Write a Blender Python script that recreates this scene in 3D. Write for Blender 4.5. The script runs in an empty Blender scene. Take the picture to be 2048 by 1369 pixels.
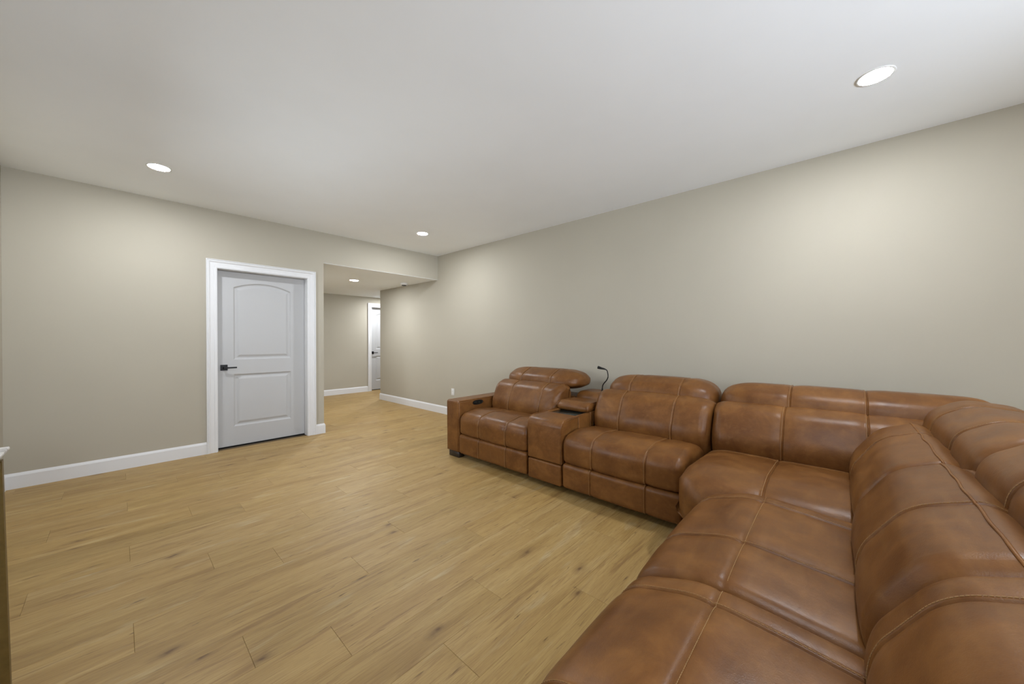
import bpy, bmesh, math, random
from math import radians as R, sin, cos, pi, sqrt, exp
from mathutils import Vector, Matrix, noise

random.seed(7)
S = bpy.context.scene
COL = S.collection

# ------------------------------------------------------------------ camera, world, exposure
cam_d = bpy.data.cameras.new('camera')
cam_d.sensor_width = 36.0
cam_d.lens = 718.25 / 2048 * 36.0
cam_d.clip_start = 0.02
cam = bpy.data.objects.new('camera', cam_d)
COL.objects.link(cam)
cam.location = (0, 0, 1.2578)
cam.rotation_euler = (R(90 - 0.356), 0, R(42.42 - 90))
S.camera = cam

S.view_settings.view_transform = 'Standard'
S.view_settings.look = 'None'
S.view_settings.exposure = 0.0
S.view_settings.gamma = 1.0
S.view_settings.use_curve_mapping = False

wd = bpy.data.worlds.new('outdoor_fill')
S.world = wd
wd.use_nodes = True
wd.node_tree.nodes['Background'].inputs[0].default_value = (0.80, 0.90, 1.0, 1)
wd.node_tree.nodes['Background'].inputs[1].default_value = 2.2

LAMP = 530.0          # radiance of the recessed ceiling lights
HALL_LAMP = 700.0
REAR_FILL_LAMP = 420.0    # added unseen ceiling light above the camera, for fill
CEILING_FILL_W = 310.0  # power of each added spot that brightens the ceiling
WEST_FILL_W = 42.0        # added fill through the unseen side window left of the camera
SOUTH_FILL_W = 20.0     # added fill through the unseen window behind the camera

def area(name, loc, rot, sx, sy, power, col):
    d = bpy.data.lights.new(name, 'AREA')
    d.shape = 'RECTANGLE'
    d.size = sx
    d.size_y = sy
    d.energy = power
    d.color = col
    o = bpy.data.objects.new(name, d)
    COL.objects.link(o)
    o.location = loc
    o.rotation_euler = rot
    return o

# room constants (metres; origin on the floor under the camera, +X along the far wall, +Y along the long wall)
H = 2.70
YN = 5.141      # far (north) wall
XE = 3.722      # long (east) wall
XW = -0.655     # west wall
YS = -4.0       # south wall, behind the camera
HH = 2.295      # hall ceiling / header height
YH = 8.49       # hall end wall
YC = 7.17       # where the long wall ends in the hall
XO = 1.863      # left edge of the hall opening
XHE = 6.0

outdoor_fill = area('south_window_fill', (1.5, YS - 0.22, 1.25), (R(-90), 0, 0), 3.2, 2.2, SOUTH_FILL_W, (0.86, 0.93, 1.0))  # added fill light outside the unseen south window
outdoor_fill.rotation_euler = (R(90), 0, 0)
west_window_fill = area('west_window_fill', (XW - 0.26, 2.97, 1.45), (0, R(-90), 0), 1.4, 2.2, WEST_FILL_W, (0.86, 0.93, 1.0))  # added fill light outside the unseen west window

# added fill spots, unseen behind the camera, aimed up to brighten the ceiling
for fx in (-0.2, 1.25):
    fl = bpy.data.lights.new('ceiling_fill', 'SPOT')
    fl.energy = CEILING_FILL_W
    fl.color = (0.88, 0.965, 1.09)
    fl.spot_size = R(110)
    fl.spot_blend = 1.0
    fl.shadow_soft_size = 0.25
    fill_spot = bpy.data.objects.new('ceiling_fill', fl)
    COL.objects.link(fill_spot)
    fill_spot.location = (fx, -2.3, 1.75)
    fill_spot.rotation_euler = Vector((0.2, 1.0, 0.40)).to_track_quat('-Z', 'Y').to_euler()

# ------------------------------------------------------------------ material helpers
def mat(name):
    m = bpy.data.materials.new(name)
    m.use_nodes = True
    nt = m.node_tree
    return m, nt, nt.nodes['Principled BSDF']

def node(nt, t, **kw):
    n = nt.nodes.new(t)
    for k, v in kw.items():
        setattr(n, k, v)
    return n

def noise_tex(nt, vec, scale, detail=4, rough=0.5, dist=0.0):
    n = node(nt, 'ShaderNodeTexNoise')
    n.inputs['Scale'].default_value = scale
    n.inputs['Detail'].default_value = detail
    n.inputs['Roughness'].default_value = rough
    n.inputs['Distortion'].default_value = dist
    nt.links.new(vec, n.inputs['Vector'])
    return n.outputs['Fac']

def mapping(nt, vec, scale=(1, 1, 1), rot=(0, 0, 0)):
    n = node(nt, 'ShaderNodeMapping')
    n.inputs['Scale'].default_value = scale
    n.inputs['Rotation'].default_value = rot
    nt.links.new(vec, n.inputs['Vector'])
    return n.outputs['Vector']

def ramp(nt, fac, stops):
    n = node(nt, 'ShaderNodeValToRGB')
    e = n.color_ramp.elements
    while len(e) < len(stops):
        e.new(0.5)
    for el, (p, c) in zip(e, stops):
        el.position = p
        el.color = (c[0], c[1], c[2], 1) if not isinstance(c, (int, float)) else (c, c, c, 1)
    nt.links.new(fac, n.inputs['Fac'])
    return n.outputs['Color']

def mix(nt, fac, a, b, mode='MIX'):
    n = node(nt, 'ShaderNodeMix', data_type='RGBA', blend_type=mode)
    for sock, v in ((n.inputs[0], fac), (n.inputs[6], a), (n.inputs[7], b)):
        if isinstance(v, (int, float)):
            sock.default_value = v
        elif isinstance(v, tuple):
            sock.default_value = (v[0], v[1], v[2], 1)
        else:
            nt.links.new(v, sock)
    return n.outputs[2]

def bump(nt, h, strength, dist, bsdf, prev=None):
    n = node(nt, 'ShaderNodeBump')
    n.inputs['Strength'].default_value = strength
    n.inputs['Distance'].default_value = dist
    nt.links.new(h, n.inputs['Height'])
    if prev is not None:
        nt.links.new(prev, n.inputs['Normal'])
    nt.links.new(n.outputs['Normal'], bsdf.inputs['Normal'])
    return n.outputs['Normal']

def coords(nt, kind='Object'):
    return node(nt, 'ShaderNodeTexCoord').outputs[kind]

def paint(name, c, rough, tex=0.0, texscale=220.0, var=0.02):
    m, nt, b = mat(name)
    v = coords(nt)
    f = noise_tex(nt, v, 1.3, 3)
    lo = tuple(x * (1 - var) for x in c)
    hi = tuple(x * (1 + var) for x in c)
    nt.links.new(ramp(nt, f, [(0.3, lo), (0.7, hi)]), b.inputs['Base Color'])
    b.inputs['Roughness'].default_value = rough
    b.inputs['Specular IOR Level'].default_value = 0.3
    if tex:
        bump(nt, noise_tex(nt, v, texscale, 2), tex, 0.001, b)
    return m

M = {}
M['wall'] = paint('wall_paint', (0.425, 0.391, 0.317), 0.75, 0.12)
M['ceiling'] = paint('ceiling_paint', (0.905, 0.940, 0.970), 0.9, 0.15, 160)
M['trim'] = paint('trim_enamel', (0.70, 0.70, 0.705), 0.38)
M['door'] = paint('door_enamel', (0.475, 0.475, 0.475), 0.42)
M['plastic'] = paint('white_plastic', (0.72, 0.72, 0.70), 0.4)
M['subfloor'] = paint('subfloor', (0.16, 0.11, 0.06), 0.9)

def simple(name, c, rough, metal=0.0, var=0.08, scale=30):
    m, nt, b = mat(name)
    f = noise_tex(nt, coords(nt), scale, 3)
    nt.links.new(ramp(nt, f, [(0.3, tuple(x * (1 - var) for x in c)), (0.7, tuple(x * (1 + var) for x in c))]), b.inputs['Base Color'])
    b.inputs['Roughness'].default_value = rough
    b.inputs['Metallic'].default_value = metal
    return m

M['black_metal'] = simple('matte_black_metal', (0.012, 0.012, 0.012), 0.35, 0.6)
M['black_plastic'] = simple('black_plastic', (0.010, 0.011, 0.010), 0.3)
M['tray'] = simple('dark_glossy_tray', (0.012, 0.018, 0.016), 0.18)
M['dark_wood'] = simple('espresso_wood', (0.022, 0.014, 0.009), 0.4)
M['gold'] = simple('brushed_gold', (0.17, 0.115, 0.035), 0.45, 0.6, 0.1, 60)
M['dark_void'] = simple('dark_gap_paint', (0.012, 0.011, 0.010), 0.9)  # near-black colour standing in for the shade around the doors
M['thread'] = simple('tan_thread', (0.33, 0.195, 0.080), 0.7)
M['vent'] = simple('detector_grille', (0.03, 0.03, 0.03), 0.6)

def marble():
    m, nt, b = mat('white_marble')
    v = coords(nt)
    f = noise_tex(nt, v, 5, 8, 0.6, 1.5)
    nt.links.new(ramp(nt, f, [(0.44, (0.72, 0.70, 0.68)), (0.50, (0.42, 0.40, 0.39)), (0.55, (0.74, 0.72, 0.70))]), b.inputs['Base Color'])
    b.inputs['Roughness'].default_value = 0.25
    return m
M['marble'] = marble()

def emitter(name, strength, col=(0.94, 0.98, 1.04)):
    m, nt, b = mat(name)
    b.inputs['Base Color'].default_value = (0.8, 0.8, 0.8, 1)
    b.inputs['Emission Color'].default_value = (*col, 1)
    b.inputs['Emission Strength'].default_value = strength
    return m
M['led'] = emitter('led_diffuser', LAMP)
M['led_rear'] = emitter('led_diffuser_rear', REAR_FILL_LAMP)
M['led_hall'] = emitter('led_diffuser_hall', HALL_LAMP)

def glass():
    m, nt, b = mat('window_glass')
    out = nt.nodes['Material Output']
    tr = node(nt, 'ShaderNodeBsdfTransparent')
    gl = node(nt, 'ShaderNodeBsdfGlossy')
    gl.inputs['Roughness'].default_value = 0.0
    fr = node(nt, 'ShaderNodeFresnel')
    fr.inputs['IOR'].default_value = 1.45
    mx = node(nt, 'ShaderNodeMixShader')
    nt.links.new(fr.outputs[0], mx.inputs[0])
    nt.links.new(tr.outputs[0], mx.inputs[1])
    nt.links.new(gl.outputs[0], mx.inputs[2])
    nt.links.new(mx.outputs[0], out.inputs['Surface'])
    return m
M['glass'] = glass()

def plank_mat():
    m, nt, b = mat('oak_plank')
    info = node(nt, 'ShaderNodeObjectInfo')
    co = coords(nt)
    sc = node(nt, 'ShaderNodeVectorMath', operation='SCALE')
    cx = node(nt, 'ShaderNodeCombineXYZ')
    nt.links.new(info.outputs['Random'], cx.inputs[0])
    mul = node(nt, 'ShaderNodeMath', operation='MULTIPLY')
    nt.links.new(info.outputs['Random'], mul.inputs[0])
    mul.inputs[1].default_value = 7.31
    nt.links.new(mul.outputs[0], cx.inputs[1])
    nt.links.new(cx.outputs[0], sc.inputs[0])
    sc.inputs['Scale'].default_value = 37.0
    ad = node(nt, 'ShaderNodeVectorMath', operation='ADD')
    nt.links.new(co, ad.inputs[0])
    nt.links.new(sc.outputs[0], ad.inputs[1])
    v = ad.outputs[0]
    # broad tone bands along the board
    t = noise_tex(nt, mapping(nt, v, (1.0, 10, 1)), 1.0, 4, 0.6, 0.8)
    base = ramp(nt, t, [(0.28, (0.275, 0.170, 0.054)), (0.46, (0.365, 0.240, 0.086)), (0.60, (0.402, 0.273, 0.104)), (0.76, (0.457, 0.331, 0.150))])
    # pale sap patches
    p = noise_tex(nt, mapping(nt, v, (2.6, 11, 1)), 1.0, 3, 0.55, 0.5)
    base = mix(nt, ramp(nt, p, [(0.60, 0.0), (0.76, 0.55)]), base, (0.48, 0.40, 0.24))
    # fine pores
    g = noise_tex(nt, mapping(nt, v, (7, 170, 1)), 1.0, 5, 0.7, 0.2)
    base = mix(nt, ramp(nt, g, [(0.34, 0.60), (0.56, 0.0)]), base, (0.225, 0.130, 0.048))
    # darker cathedral streaks
    s = noise_tex(nt, mapping(nt, v, (2.4, 30, 1)), 1.0, 4, 0.62, 1.0)
    base = mix(nt, ramp(nt, s, [(0.55, 0.0), (0.70, 0.65)]), base, (0.205, 0.115, 0.042))
    # small dark checks
    k = noise_tex(nt, mapping(nt, v, (8, 60, 1)), 1.0, 3, 0.55, 0.5)
    base = mix(nt, ramp(nt, k, [(0.65, 0.0), (0.74, 0.85)]), base, (0.105, 0.055, 0.022))
    # knots with a swirl of darker grain round them
    vo = node(nt, 'ShaderNodeTexVoronoi', voronoi_dimensions='2D')
    vo.inputs['Scale'].default_value = 1.0
    wob = noise_tex(nt, mapping(nt, v, (16, 22, 1)), 1.0, 3)
    wv = node(nt, 'ShaderNodeVectorMath', operation='ADD')
    wc = node(nt, 'ShaderNodeCombineXYZ')
    wm = node(nt, 'ShaderNodeMath', operation='MULTIPLY')
    nt.links.new(wob, wm.inputs[0])
    wm.inputs[1].default_value = 0.10
    nt.links.new(wm.outputs[0], wc.inputs[0])
    nt.links.new(wm.outputs[0], wc.inputs[1])
    nt.links.new(mapping(nt, v, (1.25, 3.1, 1)), wv.inputs[0])
    nt.links.new(wc.outputs[0], wv.inputs[1])
    nt.links.new(wv.outputs[0], vo.inputs['Vector'])
    sep = node(nt, 'ShaderNodeSeparateColor')
    nt.links.new(vo.outputs['Color'], sep.inputs[0])
    has = ramp(nt, sep.outputs[0], [(0.44, 0.0), (0.47, 1.0)])
    kn = ramp(nt, vo.outputs['Distance'], [(0.010, 0.95), (0.028, 0.55), (0.050, 0.28), (0.10, 0.0)])
    kf = mix(nt, 1.0, kn, has, 'MULTIPLY')
    base = mix(nt, kf, base, (0.130, 0.070, 0.028))
    # every board its own tone
    tone = ramp(nt, info.outputs['Random'], [(0.0, (0.90, 0.89, 0.86)), (0.35, (1.02, 1.0, 0.96)), (0.7, (0.97, 0.96, 1.0)), (1.0, (1.06, 1.07, 1.06))])
    base = mix(nt, 1.0, base, tone, 'MULTIPLY')
    nt.links.new(base, b.inputs['Base Color'])
    nt.links.new(ramp(nt, g, [(0.3, 0.52), (0.7, 0.42)]), b.inputs['Roughness'])
    b.inputs['Specular IOR Level'].default_value = 0.35
    bump(nt, g, 0.12, 0.001, b)
    return m
M['plank'] = plank_mat()

def leather_mat(name, tint=1.0):
    m, nt, b = mat(name)
    v = coords(nt)
    a = noise_tex(nt, mapping(nt, v, (4.2, 4.2, 4.6)), 1.0, 6, 0.66, 0.5)
    base = ramp(nt, a, [(0.30, (0.106 * tint, 0.0395 * tint, 0.0105 * tint)), (0.50, (0.154 * tint, 0.0615 * tint, 0.0155 * tint)), (0.72, (0.222 * tint, 0.096 * tint, 0.0250 * tint))])
    c = noise_tex(nt, mapping(nt, v, (14, 9, 20)), 1.0, 4, 0.6, 0.3)
    base = mix(nt, ramp(nt, c, [(0.35, 0.30), (0.60, 0.0)]), base, (0.078 * tint, 0.028 * tint, 0.008 * tint))
    d = noise_tex(nt, mapping(nt, v, (5, 30, 30), (0, 0, 0.4)), 1.0, 3, 0.5, 0.2)
    base = mix(nt, ramp(nt, d, [(0.52, 0.0), (0.75, 0.28)]), base, (0.225 * tint, 0.108 * tint, 0.034 * tint))
    nt.links.new(base, b.inputs['Base Color'])
    nt.links.new(ramp(nt, a, [(0.3, 0.31), (0.7, 0.43)]), b.inputs['Roughness'])
    b.inputs['Specular IOR Level'].default_value = 0.27
    vo = node(nt, 'ShaderNodeTexVoronoi')
    vo.inputs['Scale'].default_value = 330
    nt.links.new(v, vo.inputs['Vector'])
    n1 = bump(nt, vo.outputs['Distance'], 0.16, 0.0010, b)
    w = noise_tex(nt, v, 38, 3, 0.6)
    bump(nt, w, 0.16, 0.004, b, n1)
    return m
M['leather'] = leather_mat('saddle_leather')
M['leather_edge'] = leather_mat('saddle_leather_edge', 1.25)

# ------------------------------------------------------------------ mesh helpers
def finish(name, bm, m, parent=None, origin=None, smooth=False, angle=None, kind=None):
    bmesh.ops.recalc_face_normals(bm, faces=bm.faces[:])
    if origin is None and parent is not None:
        origin = Vector(parent.get('_o', (0, 0, 0)))
    o3 = Vector(origin) if origin is not None else Vector((0, 0, 0))
    if o3.length:
        bmesh.ops.translate(bm, verts=bm.verts[:], vec=-o3)
    me = bpy.data.meshes.new(name)
    bm.to_mesh(me)
    bm.free()
    if smooth:
        for p in me.polygons:
            p.use_smooth = True
        if angle is not None:
            me.set_sharp_from_angle(angle=R(angle))
    me.materials.append(m)
    o = bpy.data.objects.new(name, me)
    COL.objects.link(o)
    if parent is not None:
        o.parent = parent
        o['_o'] = tuple(o3)
        o.location = o3 - Vector(parent.get('_o', (0, 0, 0)))
    else:
        o.location = o3
        o['_o'] = tuple(o3)
    if kind:
        o['kind'] = kind
    return o

def empty(name, loc, label=None, cat=None, group=None, kind=None):
    o = bpy.data.objects.new(name, None)
    COL.objects.link(o)
    o.empty_display_size = 0.1
    o.location = loc
    o['_o'] = tuple(loc)
    if label:
        o['label'] = label
    if cat:
        o['category'] = cat
    if group:
        o['group'] = group
    if kind:
        o['kind'] = kind
    return o

def tag(o, label, cat=None, group=None, kind=None):
    o['label'] = label
    if cat:
        o['category'] = cat
    if group:
        o['group'] = group
    if kind:
        o['kind'] = kind
    return o

def box(bm, x0, x1, y0, y1, z0, z1, bevel=0.0, seg=2):
    r = bmesh.ops.create_cube(bm, size=1.0)
    vs = r['verts']
    for v in vs:
        v.co = Vector((x0 + (v.co.x + .5) * (x1 - x0), y0 + (v.co.y + .5) * (y1 - y0), z0 + (v.co.z + .5) * (z1 - z0)))
    if bevel:
        es = list({e for v in vs for e in v.link_edges})
        bmesh.ops.bevel(bm, geom=es, offset=bevel, segments=seg, profile=0.5, affect='EDGES')

def cyl(bm, c, r0, r1, z0, z1, n=48):
    a = [bm.verts.new((c[0] + r0 * cos(2 * pi * i / n), c[1] + r0 * sin(2 * pi * i / n), z0)) for i in range(n)]
    b = [bm.verts.new((c[0] + r1 * cos(2 * pi * i / n), c[1] + r1 * sin(2 * pi * i / n), z1)) for i in range(n)]
    for i in range(n):
        j = (i + 1) % n
        bm.faces.new((a[i], a[j], b[j], b[i]))
    bm.faces.new(a)
    bm.faces.new(b)

def lathe(bm, c, prof, n=48, cap0=True, cap1=True):
    rings = []
    for r, z in prof:
        rings.append([bm.verts.new((c[0] + r * cos(2 * pi * i / n), c[1] + r * sin(2 * pi * i / n), c[2] + z)) for i in range(n)])
    for a, b in zip(rings, rings[1:]):
        for i in range(n):
            j = (i + 1) % n
            bm.faces.new((a[i], a[j], b[j], b[i]))
    if cap0:
        bm.faces.new(rings[0])
    if cap1:
        bm.faces.new(rings[-1])

def tube(bm, pts, rad, n=8, radii=None):
    pts = [Vector(p) for p in pts]
    rings = []
    up = Vector((0, 0, 1))
    for i, p in enumerate(pts):
        t = (pts[min(i + 1, len(pts) - 1)] - pts[max(i - 1, 0)]).normalized()
        a = t.cross(up)
        if a.length < 1e-3:
            a = t.cross(Vector((1, 0, 0)))
        a.normalize()
        b = t.cross(a)
        r = radii[i] if radii else rad
        rings.append([bm.verts.new(p + a * (r * cos(2 * pi * k / n)) + b * (r * sin(2 * pi * k / n))) for k in range(n)])
    for q, s in zip(rings, rings[1:]):
        for k in range(n):
            l = (k + 1) % n
            bm.faces.new((q[k], q[l], s[l], s[k]))
    bm.faces.new(rings[0])
    bm.faces.new(rings[-1])

def extrude_profile(bm, prof, path):
    """prof: list of (o, h); path: function (o, h) -> list of points, one per node. Builds a closed moulding."""
    cols = [path(o, h) for o, h in prof]
    vs = [[bm.verts.new(p) for p in c] for c in cols]
    n = len(vs)
    for i in range(n):
        j = (i + 1) % n
        for k in range(len(vs[0]) - 1):
            bm.faces.new((vs[i][k], vs[j][k], vs[j][k + 1], vs[i][k + 1]))
    bm.faces.new([v[0] for v in vs])
    bm.faces.new([v[-1] for v in vs])

# ------------------------------------------------------------------ the room shell
T = 0.140
def struct_boxes(name, boxes, m):
    bm = bmesh.new()
    for b in boxes:
        box(bm, *b)
    return finish(name, bm, m, kind='structure')

DX0, DX1, DZ = 0.745, 1.660, 2.055      # clear opening of the near door
D2X0, D2X1 = 4.185, 5.05                # clear opening of the hall door
WIN = (0.1, 2.9, 0.12, 2.2)
G = 0.02
struct_boxes('wall_north', [
    (XW - .1, DX0 - G, YN, YN + T, 0, H), (DX0 - G, DX1 + G, YN, YN + T, DZ + G, H),
    (DX1 + G, XO, YN, YN + T, 0, H), (XO, XE, YN, YN + T, HH, H)], M['wall'])
struct_boxes('ceiling_header', [(XO, XE, YN + .003, YN + T, HH - .004, HH)], M['ceiling'])
struct_boxes('wall_east', [(XE, XE + T, YS, YC, 0, H)], M['wall'])
WW = (1.95, 4.0, 0.90, 2.05)
struct_boxes('wall_west', [
    (XW - T, XW, YS, WW[0], 0, H), (XW - T, XW, WW[1], YN, 0, H),
    (XW - T, XW, WW[0], WW[1], 0, WW[2]), (XW - T, XW, WW[0], WW[1], WW[3], H)], M['wall'])
struct_boxes('wall_south', [
    (XW, WIN[0], YS - T, YS, 0, H), (WIN[1], XE, YS - T, YS, 0, H),
    (WIN[0], WIN[1], YS - T, YS, 0, WIN[2]), (WIN[0], WIN[1], YS - T, YS, WIN[3], H)], M['wall'])
struct_boxes('wall_hall_west', [(XO - T, XO, YN + T, YH, 0, H)], M['wall'])
struct_boxes('wall_hall_north', [
    (XO - T, D2X0 - G, YH, YH + T, 0, H), (D2X0 - G, D2X1 + G, YH, YH + T, DZ + G, H),
    (D2X1 + G, XHE, YH, YH + T, 0, H)], M['wall'])
struct_boxes('wall_hall_east', [(XHE, XHE + T, YC, YH + T, 0, H)], M['wall'])
struct_boxes('wall_hall_south', [(XE + T, XHE + T, YC - T, YC, 0, H)], M['wall'])
struct_boxes('ceiling', [(XW - T, XE + T, YS - T, YN + T, H, H + .1)], M['ceiling'])
struct_boxes('ceiling_hall', [(XO - T, XHE + T, YN + T, YH + T, HH, HH + .12)], M['ceiling'])

# floor: sub-floor with every plank a piece of its own (0.22 x 1.21 m boards, quarter-staggered rows)
bm = bmesh.new()
box(bm, XW - T, XE + T, YS - T, YN + T, -.05, -.007)
box(bm, XO - T, XHE + T, YN + T, YH + T, -.05, -.007)
floor = finish('floor', bm, M['subfloor'], kind='structure')
tag(floor, 'honey oak plank floor running through the room and hall')
PW, PL = 0.22, 1.21
OFF = {0: 0.62, 1: 0.347, 2: -0.31, 3: 0.037}
pcache = {}
def plank_mesh(l, w):
    key = (round(l, 3), round(w, 3))
    if key not in pcache:
        b = bmesh.new()
        c, g = .0009, .00025
        x, y = l / 2 - g, w / 2 - g
        lo = [b.verts.new((sx * x, sy * y, -.0068)) for sx, sy in ((-1, -1), (1, -1), (1, 1), (-1, 1))]
        md = [b.verts.new((sx * x, sy * y, -.0009)) for sx, sy in ((-1, -1), (1, -1), (1, 1), (-1, 1))]
        hi = [b.verts.new((sx * (x - c), sy * (y - c), 0)) for sx, sy in ((-1, -1), (1, -1), (1, 1), (-1, 1))]
        for i in range(4):
            j = (i + 1) % 4
            b.faces.new((lo[i], lo[j], md[j], md[i]))
            b.faces.new((md[i], md[j], hi[j], hi[i]))
        b.faces.new(hi)
        bmesh.ops.recalc_face_normals(b, faces=b.faces[:])
        me = bpy.data.meshes.new('plank')
        b.to_mesh(me)
        b.free()
        me.materials.append(M['plank'])
        pcache[key] = me
    return pcache[key]

def lay(k, xa, xb):
    y0 = 1.427 + PW * k
    off = OFF[k % 4]
    n = math.floor((xa - off) / PL)
    x = off + n * PL
    while x < xb - 1e-6:
        a, b = max(x, xa), min(x + PL, xb)
        if b - a > 0.02:
            o = bpy.data.objects.new('plank', plank_mesh(b - a, PW))
            COL.objects.link(o)
            o.parent = floor
            o.location = ((a + b) / 2, y0 + PW / 2, 0)
        x += PL
k0 = math.ceil((YS - 1.427) / PW)
for k in range(k0 - 1, math.ceil((YH - 1.427) / PW)):
    y0 = 1.427 + PW * k
    if y0 + PW / 2 < YN + T / 2:
        lay(k, XW, XE)
    elif y0 + PW / 2 < YC:
        lay(k, XO, XE)
    else:
        lay(k, XO, XHE)

# baseboards
BH, BT = 0.130, 0.014
BPROF = [(0, 0), (BT, 0), (BT, BH - .022), (BT - .006, BH - .008), (.004, BH), (0, BH)]
def baseboard(name, p0, p1, nrm, ext0=0.0, ext1=0.0):
    p0, p1, nv = Vector((*p0, 0)), Vector((*p1, 0)), Vector((*nrm, 0))
    d = (p1 - p0).normalized()
    bm = bmesh.new()
    extrude_profile(bm, BPROF, lambda o, h: [p0 + nv * o - d * (o * ext0) + Vector((0, 0, h)), p1 + nv * o + d * (o * ext1) + Vector((0, 0, h))])
    o = finish(name, bm, M['trim'], kind='structure')
    return o
CW = 0.094
baseboard('baseboard_north', (XW, YN), (DX0 - CW - .004, YN), (0, -1))
baseboard('baseboard_north_short', (DX1 + CW + .004, YN), (XO, YN), (0, -1), 0, 1)
baseboard('baseboard_opening', (XO, YN), (XO, YN + T), (1, 0), 1, 0)
baseboard('baseboard_west', (XW, YS), (XW, YN - BT), (1, 0))
baseboard('baseboard_east', (XE, YS), (XE, YC), (-1, 0), 0, 1)
baseboard('baseboard_east_return', (XE, YC), (XHE, YC), (0, 1), 1, 0)
baseboard('baseboard_hall_north', (XO, YH), (D2X0 - CW - .004, YH), (0, -1))
baseboard('baseboard_hall_north_right', (D2X1 + CW + .004, YH), (XHE, YH), (0, -1))
baseboard('baseboard_hall_west', (XO, YN + T), (XO, YH - BT), (1, 0))

# ------------------------------------------------------------------ doors
CPROF = [(0, 0), (0, .010), (.010, .012), (.022, .012), (.026, .009), (.058, .011), (.066, .017), (.074, .0195), (.078, .015), (.084, .015), (.088, .022), (CW, .022), (CW, 0)]
def make_door(name, x0, x1, yw, label):
    root = empty(name, ((x0 + x1) / 2, yw, 0), label, kind='structure')
    rv = .005
    a, b, zt = x0 - rv, x1 + rv, DZ + rv
    for side in (-1, 1, 0):
        bm = bmesh.new()
        if side == -1:
            extrude_profile(bm, CPROF, lambda o, h: [Vector((a - o, yw - h, 0)), Vector((a - o, yw - h, zt + o))])
        elif side == 1:
            extrude_profile(bm, CPROF, lambda o, h: [Vector((b + o, yw - h, 0)), Vector((b + o, yw - h, zt + o))])
        else:
            extrude_profile(bm, CPROF, lambda o, h: [Vector((a - o, yw - h, zt + o)), Vector((b + o, yw - h, zt + o))])
        finish('casing', bm, M['trim'], root)
    for (bx0, bx1, z0, z1) in ((x0 - .019, x0, 0, DZ), (x1, x1 + .019, 0, DZ), (x0 - .019, x1 + .019, DZ, DZ + .019)):
        bm = bmesh.new()
        box(bm, bx0, bx1, yw, yw + T, z0, z1, .001, 1)
        finish('jamb', bm, M['trim'], root)
    # moulded two-panel slab, arched upper panel
    yf = yw + T - .036
    sx0, sx1, sz0, sz1 = x0 + .003, x1 - .003, .017, DZ - .004
    cx, w = (x0 + x1) / 2, (x1 - x0)
    hw = (w - .32) / 2
    def contour(z0, z1, rise, ins):
        p = [(cx - hw + ins, z0 + ins), (cx + hw - ins, z0 + ins)]
        n = 20 if rise else 1
        for i in range(n + 1):
            t = i / n
            x = (cx + hw - ins) - t * 2 * (hw - ins)
            u = (x - cx) / hw
            p.append((x, z1 - ins + rise * (1 - abs(u) ** 2.0)))
        return p
    bm = bmesh.new()
    def ring(pts, y):
        return [bm.verts.new((x, y, z)) for x, z in pts]
    outer = ring([(sx0, sz0), (sx1, sz0), (sx1, sz1), (sx0, sz1)], yf)
    edges = [bm.edges.new((outer[i], outer[(i + 1) % 4])) for i in range(4)]
    panels = []
    for (z0, z1, rise) in ((.24, .853, 0.0), (1.025, 1.872, .068)):
        rr = [ring(contour(z0, z1, rise, i), yf + d) for i, d in ((0, 0), (.006, .006), (.016, .0125), (.030, .0125), (.052, .004), (.060, .003))]
        n = len(rr[0])
        edges += [bm.edges.new((rr[0][i], rr[0][(i + 1) % n])) for i in range(n)]
        panels.append(rr)
    bmesh.ops.triangle_fill(bm, use_beauty=True, edges=edges)
    for rr in panels:
        n = len(rr[0])
        for p, q in zip(rr, rr[1:]):
            for i in range(n):
                j = (i + 1) % n
                bm.faces.new((p[i], p[j], q[j], q[i]))
        bm.faces.new(rr[-1])
    back = ring([(sx0, sz0), (sx1, sz0), (sx1, sz1), (sx0, sz1)], yf + .035)
    for i in range(4):
        j = (i + 1) % 4
        bm.faces.new((outer[i], outer[j], back[j], back[i]))
    bm.faces.new(back)
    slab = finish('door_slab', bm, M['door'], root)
    # lever handle with a square rose
    hx, hz = x0 + .070, .936
    bm = bmesh.new()
    box(bm, hx - .033, hx + .033, yf - .009, yf, hz - .033, hz + .033, .002, 2)
    hd = finish('handle', bm, M['black_metal'], slab)
    tag(hd, 'matte black lever handle on a square rose')
    bm = bmesh.new()
    box(bm, hx - .011, hx + .011, yf - .052, yf - .008, hz - .011, hz + .011, .002, 1)
    box(bm, hx - .011, hx + .112, yf - .060, yf - .046, hz - .009, hz + .007, .002, 2)
    bm2 = bm
    # merged into the handle mesh: rose, neck and lever turn as one fitting
    me = hd.data
    b3 = bmesh.new()
    b3.from_mesh(me)
    tmp = bpy.data.meshes.new('tmp')
    bmesh.ops.translate(bm2, verts=bm2.verts[:], vec=-Vector(hd['_o']))
    bm2.to_mesh(tmp)
    bm2.free()
    b3.from_mesh(tmp)
    b3.to_mesh(me)
    b3.free()
    bpy.data.meshes.remove(tmp)
    # near-black strip that paints the shade in the gap under the slab
    bm = bmesh.new()
    box(bm, x0 - .01, x1 + .01, yf + .006, yf + .034, .0, .006)
    finish('gap_shade_strip', bm, M['dark_void'], root)
    return root
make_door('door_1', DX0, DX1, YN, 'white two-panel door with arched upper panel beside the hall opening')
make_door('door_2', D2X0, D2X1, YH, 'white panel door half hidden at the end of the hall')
# near-black sheets that paint the dark behind the closed doors
struct_boxes('shade_sheet_door', [(DX0 - .1, DX1 + .1, YN + T + .004, YN + T + .02, 0, DZ + .1)], M['dark_void'])
struct_boxes('shade_sheet_hall_door', [(D2X0 - .1, D2X1 + .1, YH + T + .004, YH + T + .02, 0, DZ + .1)], M['dark_void'])

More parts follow.
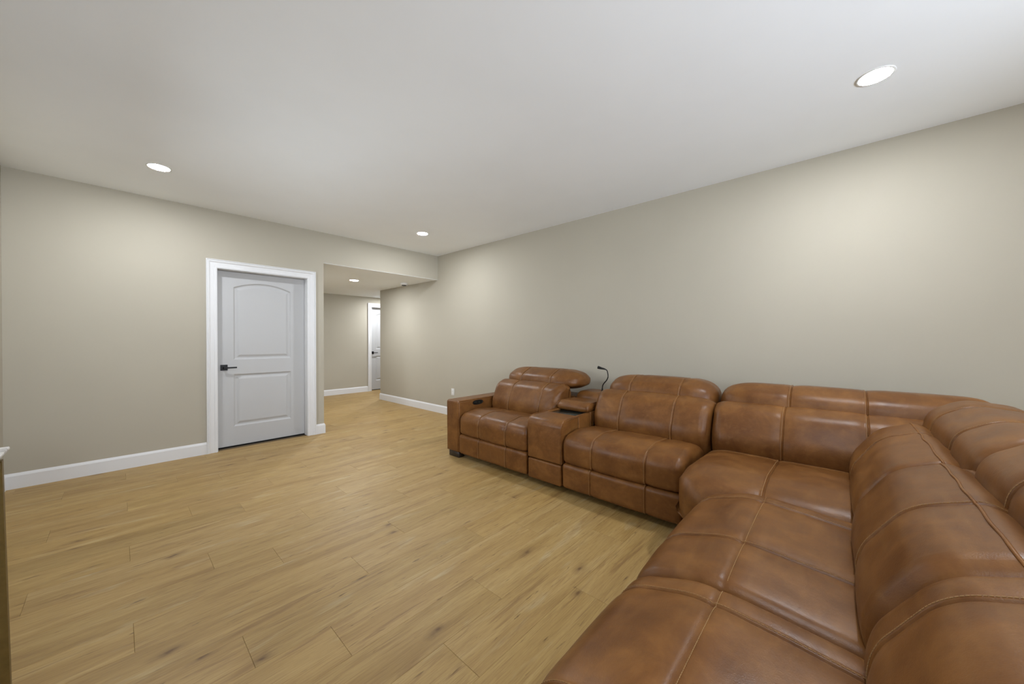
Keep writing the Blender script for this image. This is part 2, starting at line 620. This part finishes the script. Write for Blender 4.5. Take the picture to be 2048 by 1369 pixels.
# added window in the south wall, unseen behind the camera, for fill light
win = empty('fill_window_1', ((WIN[0] + WIN[1]) / 2, YS, WIN[2]), 'added wide white-framed window, unseen behind the camera, for fill light', kind='structure')
x0, x1, z0, z1 = WIN
for nm, b in (('frame', (x0, x0 + .06, z0, z1)), ('frame', (x1 - .06, x1, z0, z1)), ('frame', (x0 + .06, x1 - .06, z1 - .06, z1)),
              ('frame', (x0 + .06, x1 - .06, z0, z0 + .06)), ('frame', ((x0 + x1) / 2 - .04, (x0 + x1) / 2 + .04, z0 + .06, z1 - .06))):
    bm = bmesh.new()
    box(bm, b[0], b[1], YS - T, YS - .02, b[2], b[3], .004, 1)
    finish(nm, bm, M['trim'], win)
for a, b in ((x0 + .06, (x0 + x1) / 2 - .04), ((x0 + x1) / 2 + .04, x1 - .06)):
    bm = bmesh.new()
    box(bm, a, b, YS - .075, YS - .07, z0 + .06, z1 - .06)
    finish('pane', bm, M['glass'], win)

win2 = empty('fill_window_2', (XW, (WW[0] + WW[1]) / 2, WW[2]), 'added white-framed side window, unseen left of the camera, for fill light', kind='structure')  # added window, unseen; lets fill light reach the long wall
y0, y1, z0, z1 = WW
for b in ((y0, y0 + .06, z0, z1), (y1 - .06, y1, z0, z1), (y0 + .06, y1 - .06, z1 - .06, z1), (y0 + .06, y1 - .06, z0, z0 + .06),
          ((y0 + y1) / 2 - .03, (y0 + y1) / 2 + .03, z0 + .06, z1 - .06)):
    bm = bmesh.new()
    box(bm, XW - T, XW - .02, b[0], b[1], b[2], b[3], .004, 1)
    finish('frame', bm, M['trim'], win2)
for a, b in ((y0 + .06, (y0 + y1) / 2 - .03), ((y0 + y1) / 2 + .03, y1 - .06)):
    bm = bmesh.new()
    box(bm, XW - .075, XW - .07, a, b, z0 + .06, z1 - .06)
    finish('pane', bm, M['glass'], win2)

# ------------------------------------------------------------------ ceiling fittings
def downlight(x, y, z, label, group=None, led='led'):
    root = empty('ceiling_light', (x, y, z), label, 'light', group)
    bm = bmesh.new()
    lathe(bm, (x, y, z), [(.079, 0), (.079, -.002), (.076, -.0042), (.070, -.0042), (.067, -.003), (.067, 0)], 48, False, False)
    finish('trim_ring', bm, M['plastic'], root, smooth=True, angle=40)
    bm = bmesh.new()
    lathe(bm, (x, y, z), [(.0668, -.002), (.0668, -.0034), (.062, -.0044), (.03, -.0049), (.004, -.0050)], 48, True, True)
    finish('diffuser', bm, M[led], root, smooth=True, angle=40)
    return root
downlight(2.795, -0.136, H, 'large round recessed light in the ceiling above the sofa corner')
downlight(0.232, 4.210, H, 'round recessed ceiling light in front of the wall left of the white door')
downlight(2.785, 4.191, H, 'round recessed ceiling light near the far right corner of the room')
downlight(2.768, 6.259, HH, 'round recessed light in the lowered hall ceiling', led='led_hall')
downlight(0.232, -0.136, H, 'added recessed ceiling light, unseen above the left of the camera', led='led_rear')  # this light and the next two are added for fill
downlight(0.232, -3.1, H, 'added recessed ceiling light, unseen at the back left of the room')
downlight(2.795, -3.1, H, 'added recessed ceiling light, unseen at the back right of the room')
downlight(4.50, 7.90, HH, 'recessed hall ceiling light hidden behind the long wall', led='led_hall')

det = empty('smoke_detector', (3.533, 5.913, HH), 'small round white smoke detector with a dark grille on the hall ceiling', 'smoke detector')
bm = bmesh.new()
lathe(bm, (3.533, 5.913, HH), [(.066, 0), (.066, -.016), (.060, -.028), (.050, -.034), (.044, -.035)], 40, True, True)
finish('housing', bm, M['plastic'], det, smooth=True, angle=40)
bm = bmesh.new()
lathe(bm, (3.533, 5.913, HH), [(.043, -.034), (.042, -.043), (.034, -.047), (.004, -.048)], 32, True, True)
finish('grille', bm, M['vent'], det, smooth=True, angle=40)

# wall outlet half hidden behind the sofa arm
outl = empty('wall_outlet', (XE, 4.723, .395), 'white wall outlet low on the long wall beyond the sofa arm', 'outlet')
bm = bmesh.new()
box(bm, XE - .006, XE, 4.723 - .036, 4.723 + .036, .338, .452, .003, 2)
finish('cover_plate', bm, M['plastic'], outl)
for zc in (.372, .418):
    bm = bmesh.new()
    box(bm, XE - .012, XE - .005, 4.723 - .017, 4.723 + .017, zc - .015, zc + .015, .003, 2)
    finish('socket', bm, M['plastic'], outl)

# ------------------------------------------------------------------ console table at the left edge of the frame
tb = empty('console_table', (-.44, 1.25, 0), 'marble topped console table with slanted gold legs at the left edge', 'table')
tx0, tx1, ty0, ty1, tz = XW + .03, -.228, .55, 1.885, .93
bm = bmesh.new()
top = [(tx0, ty0), (tx1, ty0), (tx1, ty1), (tx0, ty1)]
cxm, cym = (tx0 + tx1) / 2, (ty0 + ty1) / 2
def sh(p, d):
    return (p[0] + (d if p[0] < cxm else -d), p[1] + (d if p[1] < cym else -d))
hi = [bm.verts.new((*sh(p, .002), tz)) for p in top]
h2 = [bm.verts.new((*p, tz - .003)) for p in top]
md = [bm.verts.new((*p, tz - .008)) for p in top]
lo = [bm.verts.new((*sh(p, .022), tz - .032)) for p in top]
for a, b in ((hi, h2), (h2, md), (md, lo)):
    for i in range(4):
        j = (i + 1) % 4
        bm.faces.new((a[i], a[j], b[j], b[i]))
bm.faces.new(hi)
bm.faces.new(lo)
finish('table_top', bm, M['marble'], tb)
def bar(bm, p, q, w):
    p, q = Vector(p), Vector(q)
    t = (q - p).normalized()
    up = Vector((0, 0, 1)) if abs(t.z) < .9 else Vector((0, 1, 0))
    a = t.cross(up).normalized()
    b = a.cross(t).normalized()
    h = w / 2
    r0 = [bm.verts.new(p + a * (h * i) + b * (h * j)) for i, j in ((-1, -1), (1, -1), (1, 1), (-1, 1))]
    r1 = [bm.verts.new(q + a * (h * i) + b * (h * j)) for i, j in ((-1, -1), (1, -1), (1, 1), (-1, 1))]
    for i in range(4):
        j = (i + 1) % 4
        bm.faces.new((r0[i], r0[j], r1[j], r1[i]))
    bm.faces.new(r0)
    bm.faces.new(r1)
LT, LB = {}, {}
for ix, (xt, xb) in ((0, (tx0 + .034, tx0 + .016)), (1, (tx1 - .019, tx1 - .009))):
    for iy, (yt, yb) in ((0, (ty0 + .04, ty0)), (1, (ty1 - .04, ty1 - .002))):
        bm = bmesh.new()
        bar(bm, (xb, yb, .0), (xt, yt, tz - .032), .022)
        # square foot cut flush with the floor
        for v in bm.verts:
            if v.co.z < .05:
                v.co.z = 0.0
        finish('leg', bm, M['gold'], tb)
        f = .36 / (tz - .032)
        LB[ix, iy] = (xb + (xt - xb) * f, yb + (yt - yb) * f, .36)
        LT[ix, iy] = (xt, yt, tz - .045)
for a, b in (((0, 0), (1, 0)), ((0, 1), (1, 1))):
    bm = bmesh.new()
    bar(bm, LB[a], LB[b], .014)
    finish('stretcher', bm, M['gold'], tb)
for a, b in (((0, 0), (0, 1)), ((1, 0), (1, 1)), ((0, 0), (1, 0)), ((0, 1), (1, 1))):
    bm = bmesh.new()
    bar(bm, LT[a], LT[b], .018)
    finish('apron', bm, M['gold'], tb)

# ------------------------------------------------------------------ sectional sofa
SO = (3.0, 1.2, 0.0)
sofa = empty('sectional_sofa', SO, 'tan brown leather L-shaped reclining sectional sofa along the long wall', 'sofa')

def rpoly(pts, n=8):
    out = []
    N = len(pts)
    for i in range(N):
        p0, p1, p2 = (Vector(pts[(i + k - 1) % N][:2]) for k in range(3))
        r = pts[i][2]
        a, b = (p0 - p1), (p2 - p1)
        la, lb = a.length, b.length
        a.normalize()
        b.normalize()
        ang = a.angle(b)
        d = min(r / math.tan(ang / 2), la * .48, lb * .48)
        s, e = p1 + a * d, p1 + b * d
        for k in range(n + 1):
            t = k / n
            out.append(((1 - t) ** 2) * s + 2 * t * (1 - t) * (p1 * .72 + (s + e) * .14) + t * t * e)
    return out

def resample(pl, N):
    L = [0.0]
    n = len(pl)
    for i in range(n):
        L.append(L[-1] + (pl[(i + 1) % n] - pl[i]).length)
    out, j = [], 0
    for k in range(N):
        s = L[-1] * k / N
        while L[j + 1] < s:
            j += 1
        t = (s - L[j]) / max(L[j + 1] - L[j], 1e-9)
        out.append(pl[j].lerp(pl[(j + 1) % n], t))
    return out, L[-1]

ROWA = lambda d, w, z: Vector((d, w, z))
ROWB = lambda d, w, z: Vector((w, -d, z))

def cushion(name, prof, w0, w1, tf, parent=sofa, rend=(.05, .05), rdz=None, N=120, seams=(), puff=.006, crown=.0, wob=.004,
            lseams=(), welts=(), core=None, material=None, stitch=True, seed=0, wrinkle=None, label=None):
    """Upholstered cushion: closed profile (depth, height, radius) swept along its width, with rounded ends, seams that
    pull the leather in, padding that swells between them and a slightly uneven surface."""
    pl, per = resample(rpoly(prof), N)
    for _ in range(2):
        pl = [(pl[i - 1] + pl[i] * 2 + pl[(i + 1) % N]) / 4 for i in range(N)]
    area2 = sum(pl[i].x * pl[(i + 1) % N].y - pl[(i + 1) % N].x * pl[i].y for i in range(N))
    sg = 1 if area2 > 0 else -1
    nr = []
    for i in range(N):
        t = pl[(i + 1) % N] - pl[i - 1]
        t.normalize()
        nr.append(Vector((t.y, -t.x)) * sg)
    ds = per / N
    lidx = []
    for (ld, lz) in lseams:
        lidx.append(min(range(N), key=lambda i: (pl[i] - Vector((ld, lz))).length))
    ws = set()
    n = max(6, int((w1 - w0) / .022))
    for i in range(n + 1):
        ws.add(round(w0 + (w1 - w0) * i / n, 5))
    for e, sgn in ((w0, 1), (w1, -1)):
        r = rend[0] if sgn == 1 else rend[1]
        for k in range(9):
            ws.add(round(e + sgn * r * (1 - cos(k / 8 * pi / 2)), 5))
    for s in seams:
        for d in (-.03, -.02, -.014, -.010, -.007, -.0045, -.002, 0, .002, .0045, .007, .010, .014, .02, .03):
            if w0 < s + d < w1:
                ws.add(round(s + d, 5))
    ws = sorted(ws)
    marks = [w0] + list(seams) + [w1]
    def surf(i, w, extra=0.0):
        p, nn = pl[i], nr[i]
        ins = 0.0
        if core:
            sc = 1.0
            for e, r in ((w - w0, rend[0]), (w1 - w, rend[1])):
                if e < r:
                    k_ = (r - e) / r
                    sc = min(sc, .30 + .70 * (1 - k_ ** 2.2) ** (1 / 2.2))
            p = Vector(core) + (p - Vector(core)) * sc
        for e, r, in ((w - w0, rend[0]), (w1 - w, rend[1])):
            if e < r and not core:
                ins += r * (1 - sqrt(max(0, 1 - ((r - e) / r) ** 2)))
        kd, kz = rdz if rdz else (1, 1)
        t = (w - w0) / (w1 - w0)
        disp = crown * (1 - (2 * t - 1) ** 4)
        seg = [(a, b) for a, b in zip(marks, marks[1:]) if a - 1e-6 <= w <= b + 1e-6]
        if seg:
            a, b = seg[0]
            q = min(w - a, b - w)
            disp += puff * (1 - exp(-(q / .035) ** 2))
        for s in seams:
            x = w - s
            disp -= .0065 * exp(-(x / .0032) ** 2)
            disp += .0026 * exp(-((x - .0085) / .0045) ** 2)
        for li in lidx:
            k = min(abs(i - li), N - abs(i - li)) * ds
            disp -= .0042 * exp(-(k / .005) ** 2)
            disp -= .004 * exp(-(k / .03) ** 2)
        P = tf(p.x, w, p.y)
        q = Vector((P.x * 3.1 + seed * 9.7, P.y * 3.1, P.z * 3.1))
        disp += wob * noise.noise(q) + wob * .45 * noise.noise(q * 2.9)
        if wrinkle:
            disp += wrinkle(p.x, w, p.y)
        disp += extra
        ins = max(ins, 0)
        return tf(p.x + nn.x * (disp - ins * kd), w, p.y + nn.y * (disp - ins * kz))
    bm = bmesh.new()
    rings = []
    for w in ws:
        rings.append([bm.verts.new(surf(i, w)) for i in range(N)])
    for a, b in zip(rings, rings[1:]):
        for i in range(N):
            j = (i + 1) % N
            bm.faces.new((a[i], a[j], b[j], b[i]))
    for rg in (rings[0], rings[-1]):
        c = sum((v.co for v in rg), Vector()) / N
        prev = rg
        for f in (.8, .45):
            nx = [bm.verts.new(c + (v.co - c) * f) for v in rg]
            for i in range(N):
                j = (i + 1) % N
                bm.faces.new((prev[i], prev[j], nx[j], nx[i]))
            prev = nx
        cv = bm.verts.new(c)
        for i in range(N):
            bm.faces.new((prev[i], prev[(i + 1) % N], cv))
    o = finish(name, bm, material or M['leather'], parent, smooth=True)
    if label:
        o['label'] = label
    for (ld, lz, rad, lift, wav, nm, mt) in welts:
        li = min(range(N), key=lambda i: (pl[i] - Vector((ld, lz))).length)
        bm = bmesh.new()
        pts, w = [], w0 + rend[0] * .2
        while w <= w1 - rend[1] * .2:
            P = surf(li, w, lift + wav * .3 * noise.noise(Vector((w * 15, seed, 2))))
            Q = surf((li + 1) % N, w, lift)
            pts.append(P + (Q - P).normalized() * (wav * noise.noise(Vector((w * 8, seed * 3, 5)))))
            w += .012
        tube(bm, pts, rad, 10)
        finish(nm, bm, M[mt], o, smooth=True)
    if stitch and (seams or lidx):
        bm = bmesh.new()
        def dash(p, q):
            t = q - p
            if t.length < 1e-5:
                return
            u = t.normalized()
            a = u.orthogonal().normalized() * .0009
            b = u.cross(a)
            r0 = [bm.verts.new(p + a), bm.verts.new(p + b), bm.verts.new(p - a), bm.verts.new(p - b)]
            r1 = [bm.verts.new(q + a), bm.verts.new(q + b), bm.verts.new(q - a), bm.verts.new(q - b)]
            for i in range(4):
                j = (i + 1) % 4
                bm.faces.new((r0[i], r0[j], r1[j], r1[i]))
            bm.faces.new(r0)
            bm.faces.new(r1)
        vis = [i for i in range(N) if nr[i].x < .25 and (nr[i].y > -.55 or nr[i].x < -.4) or nr[i].y > .5]
        for s in seams:
            for off in (.0085,):
                for i in vis:
                    j = (i + 1) % N
                    if j in vis:
                        A, B = surf(i, s + off, .0006), surf(j, s + off, .0006)
                        m_ = max(1, int((B - A).length / .0075 + .5))
                        for k in range(m_):
                            dash(A.lerp(B, k / m_), A.lerp(B, (k + .72) / m_))
        for li in lidx:
            for off in (1,):
                i = (li + off) % N
                w = w0 + .03
                while w < w1 - .03:
                    dash(surf(i, w, .0006), surf(i, w + .0055, .0006))
                    w += .0075
        finish('stitching', bm, M['thread'], o, kind='stuff')
    return o

def rbox(name, x0, x1, y0, y1, z0, z1, bev, m=None, parent=None, seg=4, label=None):
    bm = bmesh.new()
    box(bm, x0, x1, y0, y1, z0, z1, bev, seg)
    o = finish(name, bm, m or M['leather'], parent or sofa, smooth=True, angle=50)
    if label:
        o['label'] = label
    return o

XF = 2.41
A_SEAT = [(XF + .008, .268, .02), (XF, .470, .075), (XF + .20, .505, .20), (2.96, .470, .05), (2.96, .30, .02)]
A_FOOT = [(XF + .004, .062, .02), (XF - .004, .258, .028), (XF + .07, .262, .012), (XF + .07, .062, .01)]
A_BACK = [(2.900, .38, .03), (2.848, .56, .14), (2.945, .755, .09), (3.050, .797, .028), (3.16, .775, .02), (3.24, .36, .02)]
A_HEAD = [(3.065, .765, .03), (3.095, .865, .075), (3.22, .925, .09), (3.42, .912, .075), (3.50, .82, .05), (3.50, .62, .02), (3.18, .62, .02)]
A_HEAD1 = [(3.065, .775, .03), (3.095, .862, .07), (3.24, .930, .09), (3.44, .918, .08), (3.575, .845, .06), (3.50, .755, .05), (3.30, .735, .05)]

def shell(w0, w1, ztop, row):
    if row == 'A':
        return rbox('back_panel', 3.22, 3.54, w0, w1, .05, ztop, .03)
    return rbox('back_panel', w0, w1, -.76, -.44, .05, ztop, .03)

# --- row along the long wall
def a_wrinkle(d, w, z):
    # soft pull folds at the console end of the far backrest
    k = max(0.0, 1 - (w - 2.03) / .22)
    return .006 * k * sin((z * 1.0 + (w - 2.03) * .9) * 62) if k > 0 else 0.0
cushion('seat_cushion', A_SEAT, 2.036, 2.962, ROWA, rend=(.03, .035), seams=(2.285, 2.655), crown=.010, seed=1)
cushion('footrest_panel', A_FOOT, 2.040, 2.960, ROWA, rend=(.018, .018), seams=(2.285, 2.655), puff=.003, N=70, seed=2,
        wrinkle=lambda d, w, z: .0016 * sin(w * 150 + z * 20) * exp(-((w - 2.47) / .10) ** 2) if d < XF + .02 else 0)
cushion('backrest', A_BACK, 2.040, 2.955, ROWA, rend=(.07, .07), rdz=(1, .4), seams=(2.25, 2.665), crown=.008, seed=3, wrinkle=a_wrinkle)
cushion('headrest', A_HEAD1, 1.978, 2.965, ROWA, rend=(.36, .30), core=(3.32, .815), seams=(2.265, 2.665), puff=.006, crown=.006, seed=4)
shell(2.03, 2.97, .66, 'A')
rbox('seat_base', XF + .05, 3.30, 2.03, 2.97, .052, .29, .006, M['leather'])

# arm at the far end
arm = rbox('armrest', XF, 3.50, 2.968, 3.168, .06, .608, .026, seg=5)
for yy in (2.972, 3.164):
    bm = bmesh.new()
    s = 1 if yy > 3 else -1
    tube(bm, [(XF + .003, yy - s * .012, .07)] + [(XF + .003 + .022 * (1 - cos(t * pi / 12)), yy - s * .004, .58 + .024 * sin(t * pi / 12)) for t in range(7)] + [(3.48, yy - s * .004, .604)], .0035, 6)
    finish('welt', bm, M['leather_edge'], arm, smooth=True)
bm = bmesh.new()
pts = [(2.685 + .056 * cos(t) + (.020 if cos(t) > 0 else -.020), .566 + .025 * sin(t)) for t in [2 * pi * i / 28 for i in range(28)]]
f0 = [bm.verts.new((x, 2.970, z)) for x, z in pts]
f1 = [bm.verts.new((x, 2.962, z)) for x, z in pts]
f2 = [bm.verts.new((2.685 + (x - 2.685) * .86, 2.962, .566 + (z - .566) * .72)) for x, z in pts]
f3 = [bm.verts.new((2.685 + (x - 2.685) * .84, 2.965, .566 + (z - .566) * .70)) for x, z in pts]
for p, q in ((f0, f1), (f1, f2), (f2, f3)):
    for i in range(28):
        j = (i + 1) % 28
        bm.faces.new((p[i], p[j], q[j], q[i]))
bm.faces.new(f0)
bm.faces.new(f3)
panel = finish('control_panel', bm, M['black_plastic'], arm, smooth=True, angle=35)
panel['label'] = 'black oval recliner control on the inner arm'
for bx in (2.645, 2.705):
    bm = bmesh.new()
    box(bm, bx - .014, bx + .014, 2.9605, 2.967, .558, .574, .003, 2)
    finish('button', bm, M['tray'], panel)
for (fx0, fx1, fy0, fy1) in ((XF + .02, XF + .10, 2.985, 3.15), (3.36, 3.44, 2.985, 3.15), (3.36, 3.44, 1.0, 1.1), (XF + .12, XF + .2, 1.78, 1.90)):
    f = rbox('foot', fx0, fx1, fy0, fy1, .0, .062, .004, M['dark_wood'], seg=1)
    f['label'] = 'dark wood block foot'

# storage console between the two far seats
CY0, CY1 = 1.668, 2.020
bm = bmesh.new()
# front block with a softly rounded top edge
def prism_y(bm, prof, y0, y1):
    a = [bm.verts.new((x, y0, z)) for x, z in prof]
    b = [bm.verts.new((x, y1, z)) for x, z in prof]
    n = len(prof)
    for i in range(n):
        j = (i + 1) % n
        bm.faces.new((a[i], a[j], b[j], b[i]))
    bm.faces.new(a)
    bm.faces.new(b)
pf = [(p.x, p.y) for p in rpoly([(XF + .004, .236, .012), (XF, .592, .065), (2.676, .597, .006), (2.676, .236, .01)], 7)]
prism_y(bm, pf, CY0, CY1)
bmesh.ops.bevel(bm, geom=[e for e in bm.edges if abs(e.verts[0].co.y - e.verts[1].co.y) < 1e-6], offset=.008, segments=2, profile=.5, affect='EDGES')
con = finish('console_box', bm, M['leather'], sofa, smooth=True, angle=50)
rbox('console_rail', 2.678, 2.88, CY0, CY0 + .034, .25, .597, .006, parent=con)
rbox('console_rail', 2.678, 2.88, CY1 - .034, CY1, .25, .597, .006, parent=con)
rbox('console_rear', 2.882, 3.24, CY0, CY1, .25, .600, .006, parent=con)
tr = rbox('storage_tray', 2.678, 2.88, CY0 + .035, CY1 - .035, .25, .588, .003, M['tray'], con, 1, 'dark glossy recessed tray in the console top')
rbox('console_lower_panel', XF + .002, XF + .06, CY0 + .004, CY1 - .004, .058, .230, .014)
rbox('console_base', XF + .05, 3.30, CY0, CY1, .052, .25, .004)
lid_prof = [(2.846, .597, .014), (2.834, .640, .024), (2.90, .676, .03), (3.16, .668, .02), (3.17, .602, .012)]
lid = cushion('console_lid', lid_prof, CY0 + .004, CY1 - .004, ROWA, rend=(.028, .028), puff=.002, crown=.004, wob=.001, N=60, stitch=False, seed=5)
for w in (CY0 + .016, CY1 - .016):
    bm = bmesh.new()
    tube(bm, [(2.837, w, .612), (2.837, w, .640), (2.856, w, .660), (2.91, w, .673), (3.02, w, .674), (3.15, w, .668)], .003, 6)
    finish('welt', bm, M['leather_edge'], lid, smooth=True)
for w in (CY0 + .004, CY1 - .004):
    bm = bmesh.new()
    tube(bm, [(XF + .004, w, .25), (XF + .003, w, .52), (XF + .012, w, .560), (XF + .04, w, .588), (XF + .09, w, .5965), (2.68, w, .598), (2.86, w, .600)], .0028, 6)
    finish('welt', bm, M['leather_edge'], con, smooth=True)
for xx in (2.678, 2.93):
    bm = bmesh.new()
    tube(bm, [(xx, CY0 - .0005, .28), (xx, CY0 - .0005, .594)], .0028, 6)
    finish('welt', bm, M['leather_edge'], con, smooth=True)
rear = cushion('console_back', [(3.20, .30, .02), (3.195, .69, .04), (3.26, .722, .04), (3.50, .722, .03), (3.52, .30, .02)], CY0 - .005, CY1 + .005, ROWA,
               rend=(.02, .02), puff=.003, crown=.003, wob=.002, N=80, stitch=False, seed=6)
# gooseneck reading lamp
LX = 3.38
lampbase = rbox('reading_lamp', LX - .02, LX + .02, 1.777, 1.835, .722, .730, .003, M['black_metal'], seg=2, label='slim black gooseneck reading lamp on the console')
bm = bmesh.new()
neck = [(LX, 1.820, .728), (LX, 1.819, .757), (LX, 1.814, .785), (LX, 1.797, .812), (LX, 1.772, .840), (LX, 1.757, .870), (LX, 1.755, .895), (LX, 1.760, .922), (LX, 1.768, .943), (LX, 1.790, .955)]
def catmull(p, n=6):
    p = [Vector(q) for q in p]
    out = []
    for i in range(len(p) - 1):
        a, b, c, d = p[max(i - 1, 0)], p[i], p[i + 1], p[min(i + 2, len(p) - 1)]
        for k in range(n):
            t = k / n
            out.append(.5 * ((2 * b) + (c - a) * t + (2 * a - 5 * b + 4 * c - d) * t * t + (3 * b - a - 3 * c + d) * t ** 3))
    out.append(p[-1])
    return out
cn = catmull(neck)
tube(bm, cn, .0055, 8, [max(.0055, .012 - .0010 * i) for i in range(len(cn))])
finish('gooseneck', bm, M['black_metal'], lampbase, smooth=True)
bm = bmesh.new()
tube(bm, [(LX, 1.786, .9535), (LX, 1.80, .957), (LX, 1.83, .961), (LX, 1.868, .969), (LX, 1.870, .9695)], .01, 12, [.006, .008, .011, .0165, .012])
finish('lamp_head', bm, M['black_metal'], lampbase, smooth=True)

# near seat of the long row
cushion('seat_cushion', A_SEAT, .738, 1.660, ROWA, rend=(.045, .035), seams=(.975, 1.385), crown=.010, seed=7)
cushion('footrest_panel', A_FOOT, .742, 1.656, ROWA, rend=(.018, .018), seams=(.975, 1.400), puff=.003, N=70, seed=8)
cushion('backrest', A_BACK, .700, 1.655, ROWA, rend=(.075, .08), rdz=(1, .35), seams=(.955, 1.385), crown=.010, seed=9)
cushion('headrest', A_HEAD, .715, 1.640, ROWA, rend=(.24, .27), core=(3.28, .755), seams=(.965, 1.385), puff=.006, crown=.006, seed=10)
shell(.70, 1.665, .74, 'A')
rbox('seat_base', XF + .05, 3.30, .71, 1.662, .052, .29, .006)

# --- corner unit
C_SEAT = [(2.150, .215, .03), (2.125, .455, .115), (2.40, .500, .20), (2.98, .470, .05), (2.98, .24, .02)]
cushion('seat_cushion', C_SEAT, -.10, .712, ROWA, rend=(.05, .15), rdz=(1.0, .40), seams=(.285,), lseams=((2.83, .49),), crown=.008, seed=11)
cushion('backrest', A_BACK, -.42, .692, ROWA, rend=(.05, .075), rdz=(1, .35), seams=(-.125, .270), crown=.006, seed=12)
cushion('headrest', A_HEAD, -.66, .695, ROWA, rend=(.12, .24), core=(3.28, .755), seams=(-.125, .250), puff=.005, crown=.004, seed=13)
shell(-.76, .695, .74, 'A')
rbox('seat_base', 2.30, 3.30, -.50, .70, .052, .235, .012)

# --- row that runs towards the camera
B_SEAT = [(-.540, .215, .03), (-.562, .420, .115), (-.30, .507, .26), (.09, .470, .05), (.09, .24, .02)]
B_FOOT = [(-.535, .062, .02), (-.545, .205, .028), (-.46, .210, .012), (-.46, .062, .01)]
B_BACK = [(.085, .38, .03), (.040, .56, .15), (.160, .748, .12), (.296, .800, .020), (.37, .765, .02), (.46, .36, .02)]
B_HEAD = [(.335, .735, .03), (.355, .865, .08), (.47, .938, .10), (.64, .920, .08), (.72, .82, .05), (.72, .62, .02), (.42, .62, .02)]
BX = [2.115, 1.245, .375]
for k in range(2):
    hi_, lo_ = BX[k], BX[k + 1]
    sm = (hi_ - .565, hi_ - .110)
    s_ = cushion('seat_cushion', B_SEAT, lo_ + .004, hi_, ROWB, rend=(.035, .035), seams=sm, lseams=((-.265, .503),), crown=.012, N=190, seed=14 + k)
    cushion('footrest_panel', B_FOOT, lo_ + .006, hi_ - .006, ROWB, rend=(.018, .018), seams=sm, puff=.003, N=60, seed=16 + k, stitch=False)
    rbox('seat_base', lo_ + .01, hi_, -.46, .46, .052, .24, .006)
    shell(lo_, hi_, .76, 'B')
rbox('back_panel', 2.12, 3.24, -.76, -.44, .05, .76, .03)
cushion('backrest', B_BACK, 2.075, 2.985, ROWB, rend=(.03, .12), seams=(2.62,), crown=.008, N=150, seed=18, welts=((.280, .80, .0040, .001, .007, 'welt', 'leather_edge'), (.345, .785, .013, .002, .006, 'gusset_roll', 'leather')))
cushion('backrest', B_BACK, 1.215, 2.070, ROWB, rend=(.07, .03), rdz=(1, .6), seams=(1.590,), crown=.012, N=190, seed=19, welts=((.280, .80, .0040, .001, .007, 'welt', 'leather_edge'), (.345, .785, .013, .002, .006, 'gusset_roll', 'leather')))
cushion('backrest', B_BACK, .375, 1.236, ROWB, rend=(.06, .085), rdz=(1.5, .35), seams=(.66, 1.085), crown=.011, N=190, seed=20, welts=((.280, .80, .0040, .001, .007, 'welt', 'leather_edge'), (.345, .785, .013, .002, .006, 'gusset_roll', 'leather')))
cushion('headrest', B_HEAD, 1.985, 3.09, ROWB, rend=(.03, .15), rdz=(.8, 1), seams=(2.34, 2.76), puff=.008, crown=.004, N=130, seed=21)
cushion('headrest', B_HEAD, 1.22, 1.98, ROWB, rend=(.08, .03), rdz=(.8, 1), seams=(1.62,), puff=.010, crown=.006, N=130, seed=22)
cushion('headrest', B_HEAD, .38, 1.215, ROWB, rend=(.06, .08), rdz=(.8, 1), seams=(.66, 1.085), puff=.008, crown=.006, N=130, seed=23)
# end arm of this row, beside the camera and out of frame
rbox('armrest', .165, .367, -.70, .545, .06, .608, .026, seg=5)

for o in bpy.data.objects:
    if '_o' in o:
        del o['_o']
